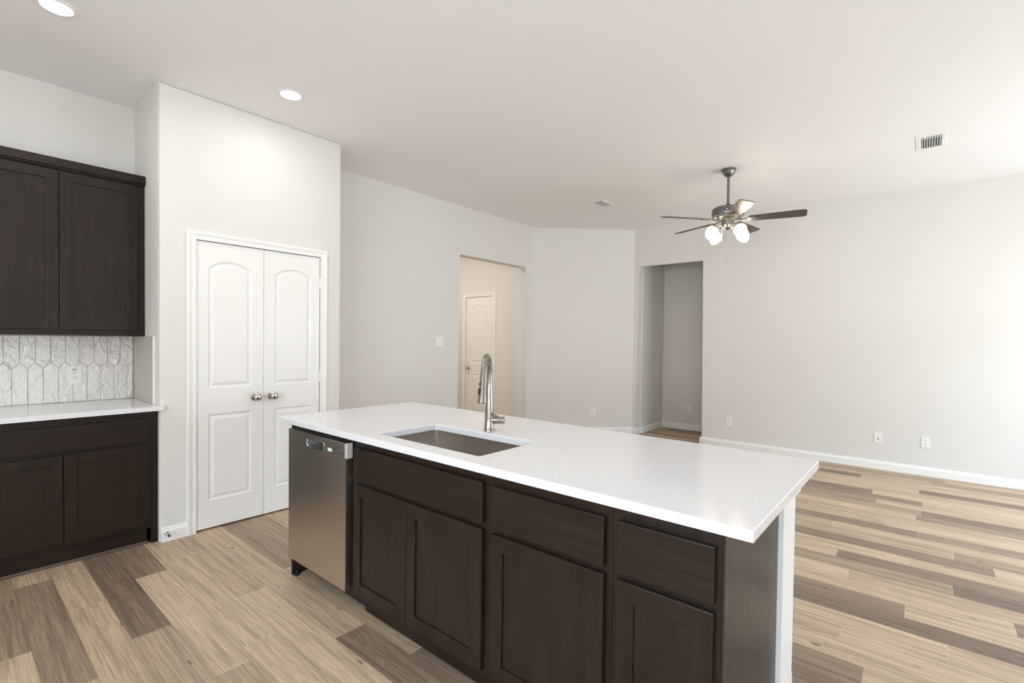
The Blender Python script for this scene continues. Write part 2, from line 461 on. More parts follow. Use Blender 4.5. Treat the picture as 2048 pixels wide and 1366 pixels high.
def window_wall(name, u0, u1, wins, to3, th):
    bm = nb(); wins = sorted(wins)
    def bx(ua, ub, za, zb):
        if ub-ua < 1e-4 or zb-za < 1e-4: return
        a = to3(ua, za, 0); b = to3(ub, zb, th)
        box(bm, min(a[0], b[0]), max(a[0], b[0]), min(a[1], b[1]), max(a[1], b[1]), za, zb)
    u = u0
    for a, b, c, d in wins:
        bx(u, a, 0, H); bx(a, b, 0, c); bx(a, b, d, H); u = b
    bx(u, u1, 0, H)
    return struct(name, bm, M_WALL)
R3 = lambda u, z, w: (u, YR-w, z)
B3 = lambda u, z, w: (XB-w, u, z)
window_wall('wall_right', XB-0.12, 7.75, WIN_R, R3, 0.14)
window_wall('wall_back', YR, YK+0.12, WIN_B, B3, 0.14)
wi = 0
for wins, to3 in ((WIN_R, R3), (WIN_B, B3)):
    for a, b, c, d in wins:
        wi += 1
        bm = nb()
        def bx(ua, ub, za, zb, w0=0.05, w1=0.11):
            p = to3(ua, za, w0); q = to3(ub, zb, w1)
            box(bm, min(p[0], q[0]), max(p[0], q[0]), min(p[1], q[1]), max(p[1], q[1]), za, zb)
        bx(a, a+0.05, c, d); bx(b-0.05, b, c, d); bx(a+0.05, b-0.05, c, c+0.05); bx(a+0.05, b-0.05, d-0.05, d)
        bx(a+0.05, b-0.05, (c+d)/2-0.02, (c+d)/2+0.02)
        wo = struct('window_%d' % wi, bm, M_TRIM)  # out of view; back-wall ones and two right-wall ones added as light sources
        bm = nb(); bx(a+0.05, b-0.05, c+0.05, d-0.05, 0.078, 0.082)
        obj('pane', bm, M_GLASS, wo)

# side hall seen through the fan-wall opening
NX, NY = 7.605, 3.29
struct('wall_hall_far', box(nb(), NX, NX+0.1, 0.6, NY+0.1, 0, H), M_WALL)
struct('wall_hall_side', box(nb(), XF+0.14, NX, NY, NY+0.1, 0, H), M_WALL)
struct('wall_hall_end', box(nb(), XF+0.14, NX, 0.6, 0.7, 0, H), M_WALL)
# entry hall behind the left wall
struct('wall_entry_far', box(nb(), 3.0, 5.66, 6.55, 6.65, 0, H), M_WALL)
struct('wall_entry_left', box(nb(), 3.0, 3.1, YL+0.2, 6.55, 0, H), M_WALL)
EX = 5.56
HY0, HY1, HZT = 5.190, 5.795, 2.066
struct('wall_entry_door', wall_poly([(YL+0.2, 0), (HY0-0.006, 0), (HY0-0.006, HZT+0.006), (HY1+0.006, HZT+0.006), (HY1+0.006, 0), (6.55, 0), (6.55, H), (YL+0.2, H)],
       lambda u, z, w: (EX+w, u, z), 0.12), M_WALL)

struct('wall_entry_closet', box(nb(), EX+0.1205, EX+0.2, 4.9, 6.2, 0, 2.5), M_WALL)  # unseen slab added behind the hall door to stop sky light leaking in

# baseboards
BP = [(0, 0), (0.014, 0), (0.014, 0.068), (0.011, 0.076), (0.008, 0.080), (0.007, 0.090), (0.004, 0.095), (0, 0.095)]
def base(name, path): return struct(name, sweep(nb(), path, BP), M_TRIM)
base('baseboard_fan', [(XF, YR), (XF, 2.3354), (XF+0.14, 2.3354)])
base('baseboard_hall', [(NX, 0.7), (NX, NY), (XF+0.14, NY)])
base('baseboard_jamb', [(XF+0.139, 3.3026), (XF, 3.3026), (XF, YA), (XA, YL), (a1, YL), (a1, YL+0.199)])
base('baseboard_left', [(a0, YL+0.199), (a0, YL), (XP1, YL), (XP1, YP), (2.1185, YP)])
base('baseboard_pantry', [(1.0985, YP), (XP0+0.004, YP)])
base('baseboard_entry', [(EX, YL+0.201), (EX, HY0-0.066)])
base('baseboard_right', [(XB, YR), (XF, YR)])
base('baseboard_back', [(XB, YK), (XB, YR)])

# door casings (mitred moulded frames)
CP = [(0.0, 0.0), (0.0, 0.010), (0.010, 0.0115), (0.014, 0.0085), (0.030, 0.0105), (0.034, 0.014), (0.044, 0.0165), (0.051, 0.017), (0.057, 0.014), (0.057, 0.0)]
def casing(name, u0, u1, zt, to3):
    bm = nb(); rows = []
    for e_, w in CP:
        rows.append([bm.verts.new(to3(u, z, w)) for u, z in ((u0-e_, 0), (u0-e_, zt+e_), (u1+e_, zt+e_), (u1+e_, 0))])
    k = len(rows)
    for i in range(k):
        a, b = rows[i], rows[(i+1) % k]
        for j in range(3): bm.faces.new((a[j], a[j+1], b[j+1], b[j]))
    bm.faces.new([r[0] for r in rows]); bm.faces.new([r[3] for r in rows][::-1])
    return struct(name, bm, M_TRIM)
PF = lambda u, z, w: (u, YP-w, z)
HF = lambda u, z, w: (EX-w, u, z)
casing('trim_1', D0-0.004, D1+0.004, DT+0.005, PF)
casing('trim_2', HY0-0.004, HY1+0.004, HZT+0.005, HF)

# moulded two-panel doors with an arched upper panel
def offset_loop(pts, d):
    n = len(pts); out = []
    for i in range(n):
        p0, p1, p2 = Vector(pts[i-1]), Vector(pts[i]), Vector(pts[(i+1) % n])
        a, b = (p1-p0).normalized(), (p2-p1).normalized()
        n0, n1 = Vector((-a.y, a.x)), Vector((-b.y, b.x))
        m = n0+n1; m = m/max(m.dot(n0), 0.3)
        out.append((p1.x+m.x*d, p1.y+m.y*d))
    return out
def panel_door(u0, u1, z0, z1, w0, th, pu0, pu1, lo, hi, rise, to3):
    """slab from depth w0 (front) to w0+th behind; panels sunk in the front"""
    bm = nb()
    V = lambda u, z, dep: bm.verts.new(to3(u, z, -(w0+dep)))
    N = 14
    r_ = ((pu1-pu0)**2/4+rise**2)/(2*rise); cu = (pu0+pu1)/2; cz = hi[1]+rise-r_
    ang = math.asin((pu1-pu0)/2/r_)
    arch = [(cu+r_*math.sin(ang-2*ang*i/N), cz+r_*math.cos(ang-2*ang*i/N)) for i in range(N+1)]   # right to left
    top = [(pu0, hi[0]), (pu1, hi[0])] + arch
    bot = [(pu0, lo[0]), (pu1, lo[0]), (pu1, lo[1]), (pu0, lo[1])]
    def face(pts, dep=0.0): bm.faces.new([V(u, z, dep) for u, z in pts])
    face([(u0, z0), (pu0, z0), (pu0, z1), (u0, z1)]); face([(pu1, z0), (u1, z0), (u1, z1), (pu1, z1)])
    face([(pu0, z0), (pu1, z0), (pu1, lo[0]), (pu0, lo[0])]); face([(pu0, lo[1]), (pu1, lo[1]), (pu1, hi[0]), (pu0, hi[0])])
    for i in range(N):
        face([arch[i+1], arch[i], (arch[i][0], z1), (arch[i+1][0], z1)])
    for loop in (top, bot):
        prev = [V(u, z, 0) for u, z in loop]
        for d, dep in ((0.010, 0.008), (0.017, 0.009), (0.036, 0.002), (0.040, 0.0015)):
            cur = [V(u, z, dep) for u, z in offset_loop(loop, d)]
            n = len(cur)
            for i in range(n): bm.faces.new((prev[i], prev[(i+1) % n], cur[(i+1) % n], cur[i]))
            prev = cur
        bm.faces.new(prev)
    # back and edges
    c = [(u0, z0), (u1, z0), (u1, z1), (u0, z1)]
    f = [V(u, z, 0) for u, z in c]; b = [V(u, z, th) for u, z in c]
    bm.faces.new(b[::-1])
    for i in range(4): bm.faces.new((f[i], b[i], b[(i+1) % 4], f[(i+1) % 4]))
    bmesh.ops.remove_doubles(bm, verts=bm.verts, dist=1e-5)
    return bm
def knob(parent, pos, axis, dark=False, k=1.0):
    bm = lathe(nb(), [(0, 0), (0.031*k, 0), (0.031*k, 0.004), (0.026*k, 0.009), (0.012*k, 0.011), (0.0105*k, 0.026),
               (0.0135*k, 0.030), (0.022*k, 0.036), (0.0275*k, 0.045), (0.0285*k, 0.053), (0.026*k, 0.061), (0.019*k, 0.067), (0.009*k, 0.070), (0, 0.0705)], pos, axis, 28)
    return obj('knob', bm, M_KNOB, parent, True, 'polished nickel egg-shaped knob')
def hinge(parent, u, z, to3):
    bm = nb()
    a = to3(u-0.007, z-0.045, -0.002); b = to3(u+0.007, z+0.045, 0.007)
    box(bm, min(a[0], b[0]), max(a[0], b[0]), min(a[1], b[1]), max(a[1], b[1]), z-0.045, z+0.045, 0.003)
    return obj('hinge', bm, M_TRIM, parent, True)
DIN = 0.004
for nm, ua, ub, pa, pb, ku, hu in (('door_1', D0, DM-0.0015, 1.231, 1.520, 1.546, D0-0.003), ('door_2', DM+0.0015, D1, 1.689, 1.978, 1.667, D1+0.003)):
    d_ = struct(nm, panel_door(ua, ub, 0.014, DT, DIN, 0.035, pa, pb, (0.208, 0.825), (1.010, 1.862), 0.058, PF), M_DOOR)
    knob(d_, (ku, YP+DIN, 0.926), (0, -1, 0))
    for hz in (1.835, 1.055, 0.315): hinge(d_, hu, hz, PF)
d_ = struct('door_3', panel_door(HY0, HY1, 0.014, HZT, DIN, 0.035, HY0+0.115, HY1-0.115, (0.208, 0.825), (1.010, 1.872), 0.062, HF), M_DOOR)
knob(d_, (EX+DIN, HY1-0.065, 0.925), (-1, 0, 0))
for hz in (1.835, 1.055, 0.315): hinge(d_, HY0-0.003, hz, HF)

# ------------------------------------------------------------------ cabinet builders
def shaker(parent, face, base_, u0, u1, v0, v1, m_st, m_rl, m_pn, th=0.019, st=0.058, name='door'):
    bm = nb()
    fbox(bm, face, base_, u0, u0+st, v0, v1, 0, th, 0.0024); fbox(bm, face, base_, u1-st, u1, v0, v1, 0, th, 0.0024)
    fbox(bm, face, base_, u0+st-0.002, u1-st+0.002, v1-st, v1, 0, th-0.0003, 0.0024); fbox(bm, face, base_, u0+st-0.002, u1-st+0.002, v0, v0+st, 0, th-0.0003, 0.0024)
    d = obj(name, bm, m_st, parent)
    bm = fbox(nb(), face, base_, u0+st-0.004, u1-st+0.004, v0+st-0.004, v1-st+0.004, 0.002, th-0.0075)
    obj('center_panel', bm, m_pn, d)
    return d
def slab_front(parent, face, base_, u0, u1, v0, v1, m, th=0.019):
    return obj('drawer_front', fbox(nb(), face, base_, u0, u1, v0, v1, 0, th, 0.003), m, parent)

# ------------------------------------------------------------------ kitchen wall run
UY = 4.239        # face of the wall cabinet
t = thing('upper_cabinet', 'dark espresso upper cabinet with two shaker doors above the tile backsplash', 'cabinet', (0.49, YK-0.01, 1.372))
obj('cabinet_box', box(nb(), 0.03, XP0-0.002, UY, YK-0.0135, 1.3755, 2.434, 0.0015), M_WX, t)
shaker(t, 'y', UY, 0.084, 0.4965, 1.411, 2.412, M_WZ, M_WX, M_WZ)
shaker(t, 'y', UY, 0.5025, 0.900, 1.411, 2.412, M_WZ, M_WX, M_WZ)
bm = nb(); box(bm, 0.02, XP0-0.002, UY-0.034, YK-0.001, 2.434, 2.487, 0.003); box(bm, 0.02, XP0-0.002, UY-0.022, UY, 2.424, 2.434)
obj('crown_moulding', bm, M_WX, t)

BY = 3.928       # face frame of the base cabinet
t = thing('base_cabinet', 'dark espresso base cabinet with one wide drawer and two doors under quartz', 'cabinet', (0.49, YK-0.1, 0))
bm = nb()
box(bm, 0.03, XP0-0.002, BY, YK-0.001, 0.105, 0.8845, 0.0015)
box(bm, 0.905, XP0-0.002, BY, YK-0.001, 0.0, 0.106); box(bm, 0.03, 0.055, BY, YK-0.001, 0.0, 0.106)
obj('cabinet_box', bm, M_WZ, t)
slab_front(t, 'y', BY, 0.084, 0.895, 0.683, 0.833, M_WX)
shaker(t, 'y', BY, 0.084, 0.4735, 0.132, 0.662, M_WZ, M_WX, M_WZ)
shaker(t, 'y', BY, 0.4795, 0.895, 0.132, 0.662, M_WZ, M_WX, M_WZ)
obj('toe_kick', box(nb(), 0.055, 0.886, BY+0.02, BY+0.035, 0.001, 0.104), M_WX, t)
obj('shoe_moulding', box(nb(), 0.055, 0.886, BY+0.006, BY+0.0195, 0.0005, 0.018, 0.004), M_SHOE, t)
bm = nb(); tp = [(0.0, 3.862), (0.962, 3.862), (0.962, YP-0.002), (XP0-0.001, YP-0.002), (XP0-0.001, YK-0.0015), (0.0, YK-0.0015)]
prism(bm, tp, 0.8855, 0.9155)
tag(obj('countertop', bm, M_QUARTZ), 'white speckled quartz countertop on the base cabinet below the tile backsplash', 'countertop')

# backsplash
t = thing('tile_backsplash', 'white glossy wavy picket tile backsplash under the upper cabinet', 'backsplash', (0.49, YK-0.005, 0.9155))
obj('grout', box(nb(), 0.0, XP0-0.0125, YK-0.006, YK-0.0005, 0.916, 1.3715), M_GROUT, t)
bm = nb(); G = 0.0011
TW, TX = 0.0735, 0.3435
zt_, zb_ = 1.1905, 1.1545
def tile(pts):
    pts = [(min(max(x, 0.001), XP0-0.0135), z) for x, z in pts]
    pp = []
    for p in pts:
        if not pp or (Vector(p)-Vector(pp[-1])).length > 1e-5: pp.append(p)
    if len(pp) < 3 or max(p[0] for p in pp)-min(p[0] for p in pp) < 0.006: return
    n = len(pp)
    lo = [bm.verts.new((x, YK-0.0055, z)) for x, z in pp]
    mi = [bm.verts.new((x, YK-0.010, z)) for x, z in pp]
    cx, cz = sum(p[0] for p in pp)/n, sum(p[1] for p in pp)/n
    hi = [bm.verts.new((x+(0.0018 if x < cx else -0.0018), YK-0.012, z+(0.0018 if z < cz else -0.0018))) for x, z in pp]
    for a, b in ((lo, mi), (mi, hi)):
        for i in range(n): bm.faces.new((a[i], a[(i+1) % n], b[(i+1) % n], b[i]))
    bm.faces.new(hi)
for k in range(-6, 10):
    xl = TX+k*TW; xr = xl+TW; xm = (xl+xr)/2
    if xl > XP0 or xr < 0: continue
    xr_ = min(xr, XP0-0.0125); f_ = (xr_-xl)/TW
    if xr_ == xr: tile([(xl+G, zt_+G*0.3), (xm, zb_+G*1.6), (xr-G, zt_+G*0.3), (xr-G, 1.371), (xl+G, 1.371)])
    elif f_ > 0.5: tile([(xl+G, zt_+G*0.3), (xm, zb_+G*1.6), (xr_, zb_+(f_-0.5)*2*(zt_-zb_)), (xr_, 1.371), (xl+G, 1.371)])
    else: tile([(xl+G, zt_), (xr_, zt_-(f_)*2*(zt_-zb_)), (xr_, 1.371), (xl+G, 1.371)])
    xl -= TW/2; xr -= TW/2; xm -= TW/2
    xr_ = min(xr, XP0-0.0125)
    f_ = (xr_-xl)/TW
    if f_ < 0.05: continue
    if xr_ == xr: tile([(xl+G, 0.9175), (xr-G, 0.9175), (xr-G, zb_-G*0.3), (xm, zt_-G*1.6), (xl+G, zb_-G*0.3)])
    elif f_ > 0.5: tile([(xl+G, 0.9175), (xr_, 0.9175), (xr_, zt_-(f_-0.5)*2*(zt_-zb_)), (xm, zt_-G*1.6), (xl+G, zb_-G*0.3)])
    else: tile([(xl+G, 0.9175), (xr_, 0.9175), (xr_, zb_+f_*2*(zt_-zb_)), (xl+G, zb_-G*0.3)])
obj('back_tiles', bm, M_TILE, t)
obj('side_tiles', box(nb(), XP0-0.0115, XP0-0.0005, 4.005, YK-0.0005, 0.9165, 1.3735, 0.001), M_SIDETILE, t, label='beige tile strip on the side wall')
obj('edge_trim', box(nb(), XP0-0.0125, XP0-0.0005, 3.993, 4.004, 0.9165, 1.3745, 0.001), M_TRIM, t)

# ------------------------------------------------------------------ wall plates
def receptacle_bm(kind, face, base_, u, z, s=1.0):
    """dark openings of a plate"""
    out = []
    for dz in (0.0195, -0.0195):
        for du in (-0.0065, 0.0065):
            out.append(fbox(nb(), face, base_, u+du-0.0012, u+du+0.0012, z+dz+0.001, z+dz+0.0085, 0.0066, 0.0073))
        out.append(fbox(nb(), face, base_, u-0.0025, u+0.0025, z+dz-0.009, z+dz-0.004, 0.0066, 0.0073))
    return out
def outlet(face, base_, u, z, label, group=None, w=0.07, h=0.114, sticker=False):
    loc = (base_, u, z-h/2) if face == 'x' else (u, base_, z-h/2)
    t = thing('wall_outlet', label, 'outlet', loc, group)
    obj('cover_plate', fbox(nb(), face, base_, u-w/2, u+w/2, z-h/2, z+h/2, 0.0, 0.0055, 0.002), M_PLATE, t)
    bm = nb()
    if w > 0.08: fbox(bm, face, base_, u-0.024, u+0.024, z-0.042, z+0.042, 0.003, 0.0063, 0.001)
    if w > 0.08: obj('insert', bm, M_PLATE, t)
    for dz in (0.0195, -0.0195): obj('receptacle', fbox(nb(), face, base_, u-0.0165, u+0.0165, z+dz-0.0135, z+dz+0.0135, 0.003, 0.0068, 0.0012), M_PLATE, t)
    for sl in receptacle_bm('d', face, base_, u, z): obj('slot', sl, M_DARK, t)
    if sticker: obj('sticker', fbox(nb(), face, base_, u-0.011, u+0.011, z+0.036, z+0.042, 0.0064, 0.0070), M_BLUE, t, label='small dark blue sticker strip')
    return t
outlet('y', YK-0.0115, 0.608, 1.100, 'white outlet with a blue sticker on the wavy tile backsplash', None, 0.074, 0.126, True)
outlet('x', XF, 1.970, 0.344, 'white outlet low on the fan wall, just right of the hall opening', 'outlets along the fan wall')
outlet('x', XF, -0.022, 0.353, 'white outlet low on the fan wall, rightmost plate of the room', 'outlets along the fan wall')
t = thing('cable_jack', 'white cable jack plate low on the fan wall, left of the rightmost outlet', 'wall plate', (XF, 0.381, 0.29))
obj('cover_plate', fbox(nb(), 'x', XF, 0.381-0.037, 0.381+0.037, 0.292, 0.408, 0, 0.0055, 0.002), M_PLATE, t)
obj('upper_jack', lathe(nb(), [(0, 0), (0.006, 0), (0.006, 0.006), (0, 0.006)], (XF-0.005, 0.381, 0.360), (-1, 0, 0), 16), M_GREYPL, t, True)
obj('lower_jack', lathe(nb(), [(0, 0), (0.006, 0), (0.006, 0.006), (0, 0.006)], (XF-0.005, 0.381, 0.332), (-1, 0, 0), 16), M_DARK, t, True)
outlet('x', NX, 2.845, 0.345, 'white outlet low on the back wall of the dim side hall')
# outlet on the angled wall: built flat on a local front, then turned as a whole
t = outlet('x', 0.0, 0.0, 0.0, 'white outlet low on the angled wall, left of the hall opening')
bmag = math.atan2(ny, nx)
for ch in t.children: ch.data.transform(Matrix.Translation((0, 0, -0.057)))
# point on the angled wall under the pixel (1186, 822)
dirv = fwd*F_PX + rt*(1186-CX) - up*(822-CY)
nrm = Vector((nx, ny, 0)); tt = (Vector((XF, YA, 0))-Vector((0, 0, CAMZ))).dot(nrm)/dirv.dot(nrm)
hit = Vector((0, 0, CAMZ))+dirv*tt
t.location = hit
t.rotation_euler = (0, 0, bmag)
# double rocker switch
t = thing('light_switch', 'white double rocker light switch on the left wall beside the entry opening', 'light switch', (3.863, YL, 1.29))
obj('cover_plate', fbox(nb(), 'y', YL, 3.863-0.058, 3.863+0.058, 1.293, 1.407, 0, 0.0055, 0.002), M_PLATE, t)
for du in (-0.023, 0.023):
    obj('rocker', fbox(nb(), 'y', YL, 3.863+du-0.0165, 3.863+du+0.0165, 1.317, 1.383, 0.004, 0.0085, 0.0015), M_PLATE, t)
# door stop
t = thing('door_stop', 'small spring door stop on the baseboard beside the base cabinet', 'door stop', (0.978, YP-0.0135, 0.055))
obj('spring', lathe(nb(), [(0, 0), (0.011, 0), (0.011, 0.004), (0.005, 0.006), (0.005, 0.055), (0, 0.055)], (0.978, YP-0.0135, 0.055), (0, -1, 0.0), 16), M_KNOB, t, True)
obj('tip', lathe(nb(), [(0, 0.053), (0.007, 0.053), (0.007, 0.066), (0, 0.067)], (0.978, YP-0.0135, 0.055), (0, -1, 0.0), 16), M_BLACK, t, True)

# ------------------------------------------------------------------ ceiling fittings
t = thing('recessed_light', 'lit round recessed ceiling light nearest the pantry wall', 'ceiling light', (1.568, 3.387, H), 'recessed kitchen lights')
obj('trim_ring', lathe(nb(), [(0.060, -0.002), (0.064, -0.0075), (0.078, -0.006), (0.086, -0.0005), (0.086, 0.0), (0.060, 0.0)], (1.568, 3.387, H-0.0005), (0, 0, 1), 40), M_TRIM, t, True)
obj('lens', lathe(nb(), [(0, -0.0045), (0.03, -0.0045), (0.062, -0.0030), (0.062, -0.001), (0, -0.001)], (1.568, 3.387, H-0.0005), (0, 0, 1), 40), M_LENS, t, True)
dup(t, (0.403-1.568, 3.435-3.387, 0), 'lit round recessed ceiling light above the upper cabinet, cut by the top edge')
dup(t, (1.60-1.568, 1.64-3.387, 0), 'recessed ceiling light over the island, past the top edge of the photo')
dup(t, (0.403-1.568, 1.66-3.387, 0), 'recessed ceiling light over the kitchen floor between counter run and island, out of the photo')  # this lamp and the next two are unseen, added to brighten the kitchen
dup(t, (-0.77-1.568, 3.435-3.387, 0), 'recessed ceiling light beyond the left edge of the photo, along the cabinet wall')
dup(t, (-0.77-1.568, 1.66-3.387, 0), 'recessed ceiling light in the kitchen corner behind the camera')

def vent(cx, cy, sx, sy, lab, flip=1):
    t = thing('air_vent', lab, 'air vent', (cx, cy, H), 'ceiling supply vents')
    bm = nb(); w = 0.036; z0, z1 = H-0.008, H-0.0005
    x0, x1, y0_, y1_ = cx-sx/2, cx+sx/2, cy-sy/2, cy+sy/2
    rows = []
    for ins, z in ((0, z1), (0.004, z0+0.002), (w-0.006, z0), (w, z0+0.003), (w, z1)):
        rows.append([bm.verts.new(p) for p in ((x0+ins, y0_+ins, z), (x1-ins, y0_+ins, z), (x1-ins, y1_-ins, z), (x0+ins, y1_-ins, z))])
    for a, b in zip(rows, rows[1:]):
        for i in range(4): bm.faces.new((a[i], a[(i+1) % 4], b[(i+1) % 4], b[i]))
    obj('frame', bm, M_TRIM, t)
    obj('duct', box(nb(), x0+w-0.002, x1-w+0.002, y0_+w-0.002, y1_-w+0.002, H-0.0012, H-0.0006), M_GREYDARK, t)
    # two banks of fins: a long slot bank and a row of short cross fins
    n = 8
    xa, xb, ya, yb = x0+w, x1-w, y0_+w, y1_-w
    for i in range(n):
        y = ya+(i+0.5)*(yb-ya)/n
        bm = nb()
        prism_pts = [(xa+0.05 if flip > 0 else xa, H-0.0105)]
        box(bm, xa+0.05, xb, y-0.0024, y+0.0024, H-0.0048, H-0.0013, 0.0006)
        obj('fin', bm, M_TRIM, t)
    for x in (xa+0.020, xa+0.045):
        obj('crossbar', box(nb(), x-0.003, x+0.003, ya, yb, H-0.0052, H-0.0013, 0.001), M_TRIM, t)
    obj('lever', box(nb(), xa, xa+0.02, ya+(yb-ya)*0.72, ya+(yb-ya)*0.72+0.012, H-0.0095, H-0.003, 0.001), M_TRIM, t)
    return t
vent(5.218, 0.001, 0.36, 0.20, 'white louvred ceiling vent to the right of the fan')
vent(5.168, 3.046, 0.32, 0.205, 'white louvred ceiling vent near the angled wall, left of the fan')

# ------------------------------------------------------------------ ceiling fan
FX, FY, ZB = 4.8915, 1.4905, 2.562
t = thing('ceiling_fan', 'pewter ceiling fan with five dark wood blades and four lit glass shades', 'ceiling fan', (FX, FY, H))
obj('canopy', lathe(nb(), [(0, 0), (0.064, 0), (0.066, -0.006), (0.066, -0.014), (0.058, -0.022), (0.055, -0.034), (0.046, -0.048), (0.036, -0.060), (0.030, -0.066), (0.016, -0.069), (0, -0.069)], (FX, FY, H-0.0005), (0, 0, 1), 40), M_PEWTER, t, True)
obj('downrod', lathe(nb(), [(0, 0), (0.0125, 0), (0.0125, -0.300), (0, -0.300)], (FX, FY, H-0.06), (0, 0, 1), 20), M_PEWTER, t, True)
obj('coupling', lathe(nb(), [(0, 0), (0.018, 0), (0.020, -0.012), (0.024, -0.028), (0, -0.03)], (FX, FY, 2.716), (0, 0, 1), 24), M_BLACK, t, True)
mh = obj('motor_housing', lathe(nb(), [(0, 2.690), (0.05, 2.690), (0.115, 2.682), (0.138, 2.672), (0.146, 2.658), (0.146, 2.606), (0.140, 2.594), (0.128, 2.590), (0.126, 2.580), (0.070, 2.572), (0, 2.572)], (FX, FY, 0), (0, 0, 1), 48), M_PEWTER, t, True)
# badge on the housing, facing the kitchen
ba = math.atan2(-FY, -FX)-0.06
bd = Vector((math.cos(ba), math.sin(ba), 0)); bs = Vector((-bd.y, bd.x, 0))
def badge(r1, r2, dep, z):
    bm = nb(); n = 24
    pts = [(r1*math.cos(2*math.pi*i/n), r2*math.sin(2*math.pi*i/n)) for i in range(n)]
    def at(u, v, d): 
        a = ba + u/0.146
        return (FX+math.cos(a)*(0.146+d), FY+math.sin(a)*(0.146+d), z+v)
    fr = [bm.verts.new(at(u, v, dep)) for u, v in pts]; bk = [bm.verts.new(at(u, v, -0.002)) for u, v in pts]
    bm.faces.new(fr)
    for i in range(n): bm.faces.new((fr[i], fr[(i+1) % n], bk[(i+1) % n], bk[i]))
    return bm
obj('badge', badge(0.030, 0.0125, 0.002, 2.636), M_NAVY, mh, label='navy oval badge')
obj('badge_mark', badge(0.014, 0.004, 0.0027, 2.636), M_WHITEMARK, mh)
BR = 0.66
def blade_bm():
    # along +x, thin board with rounded tip, pitched 12 degrees
    bm = nb(); prof = []
    L0, L1 = 0.185, BR
    for s, hw in ((L0, 0.047), (L0+0.02, 0.052), (0.35, 0.060), (0.52, 0.067), (L1-0.035, 0.0695), (L1-0.012, 0.064), (L1, 0.050)):
        prof.append((s, hw))
    outl = [(s, -h) for s, h in prof]+[(s, h) for s, h in reversed(prof)]
    prism(bm, outl, -0.003, 0.003)
    rot = Matrix.Rotation(R(-12), 3, 'X')
    for v in bm.verts: v.co = rot @ v.co
    return bm
def iron_bm():
    bm = nb()
    # curved bracket from the motor to a leaf-shaped pad under the blade root
    tube(bm, [(0.088, 0, 0.012), (0.115, 0, -0.004), (0.145, 0, -0.012), (0.175, 0, -0.009)], [0.011, 0.010, 0.011, 0.010], 10)
    n = 20; pts = []
    for i in range(n):
        a = 2*math.pi*i/n
        pts.append((0.222+0.062*math.cos(a), 0.036*math.sin(a)*(1.0-0.25*math.cos(a))))
    t_ = nb(); prism(t_, pts, -0.0105, -0.0035)
    rot = Matrix.Rotation(R(-12), 3, 'X')
    for v in t_.verts: v.co = rot @ v.co
    merge(bm, t_)
    return bm
for k in range(5):
    b = obj('blade', blade_bm(), M_BLADE)
    b.parent = t; b.location = (0, 0, ZB-H); b.rotation_euler = (0, 0, R(66+72*k))
    q = obj('blade_bracket', iron_bm(), M_PEWTER, None, True)
    q.parent = b
obj('switch_housing', lathe(nb(), [(0, 2.574), (0.062, 2.574), (0.062, 2.566), (0.058, 2.562), (0.056, 2.514), (0.052, 2.509), (0.050, 2.500), (0.046, 2.486), (0.034, 2.476), (0.012, 2.470), (0, 2.470)], (FX, FY, 0), (0, 0, 1), 36), M_PEWTER, t, True)
camdir = math.atan2(-FY, -FX)
for k in range(4):
    a = camdir + R(39+90*k)
    d = Vector((math.cos(a), math.sin(a), 0)); o_ = Vector((FX, FY, 0))
    ax = (d*0.58+Vector((0, 0, -0.82))).normalized()
    p0 = o_+d*0.045+Vector((0, 0, 2.492)); p1 = o_+d*0.100+Vector((0, 0, 2.505)); p2 = o_+d*0.138+Vector((0, 0, 2.484))
    ar = obj('lamp_arm', tube(nb(), [p0, p0.lerp(p1, 0.6), p1, p2], 0.007, 10), M_PEWTER, t, True)
    obj('socket', lathe(nb(), [(0, -0.004), (0.016, -0.004), (0.022, 0.006), (0.024, 0.026), (0, 0.026)], p2, ax, 20), M_PEWTER, ar, True)
    obj('glass_shade', lathe(nb(), [(0, 0.016), (0.026, 0.016), (0.042, 0.024), (0.056, 0.042), (0.0590, 0.058), (0.0555, 0.080), (0.045, 0.105), (0.029, 0.127), (0.014, 0.138), (0, 0.141)], p2, ax, 28), M_SHADE, t, True)
cd = Vector((math.cos(camdir), math.sin(camdir), 0)); cs = Vector((-cd.y, cd.x, 0))
pc = Vector((FX, FY, 0)) + cd*0.052 + Vector((-rt.x, -rt.y, 0))*0.052
ch_ = obj('pull_chain', tube(nb(), [(pc.x, pc.y, 2.500), (pc.x, pc.y, 2.052)], 0.0014, 8), M_CHROME, t, True)
obj('chain_ball', lathe(nb(), [(0, 2.062), (0.006, 2.058), (0.009, 2.049), (0.007, 2.041), (0, 2.037)], (pc.x, pc.y, 0), (0, 0, 1), 16), M_KNOB, ch_, True)

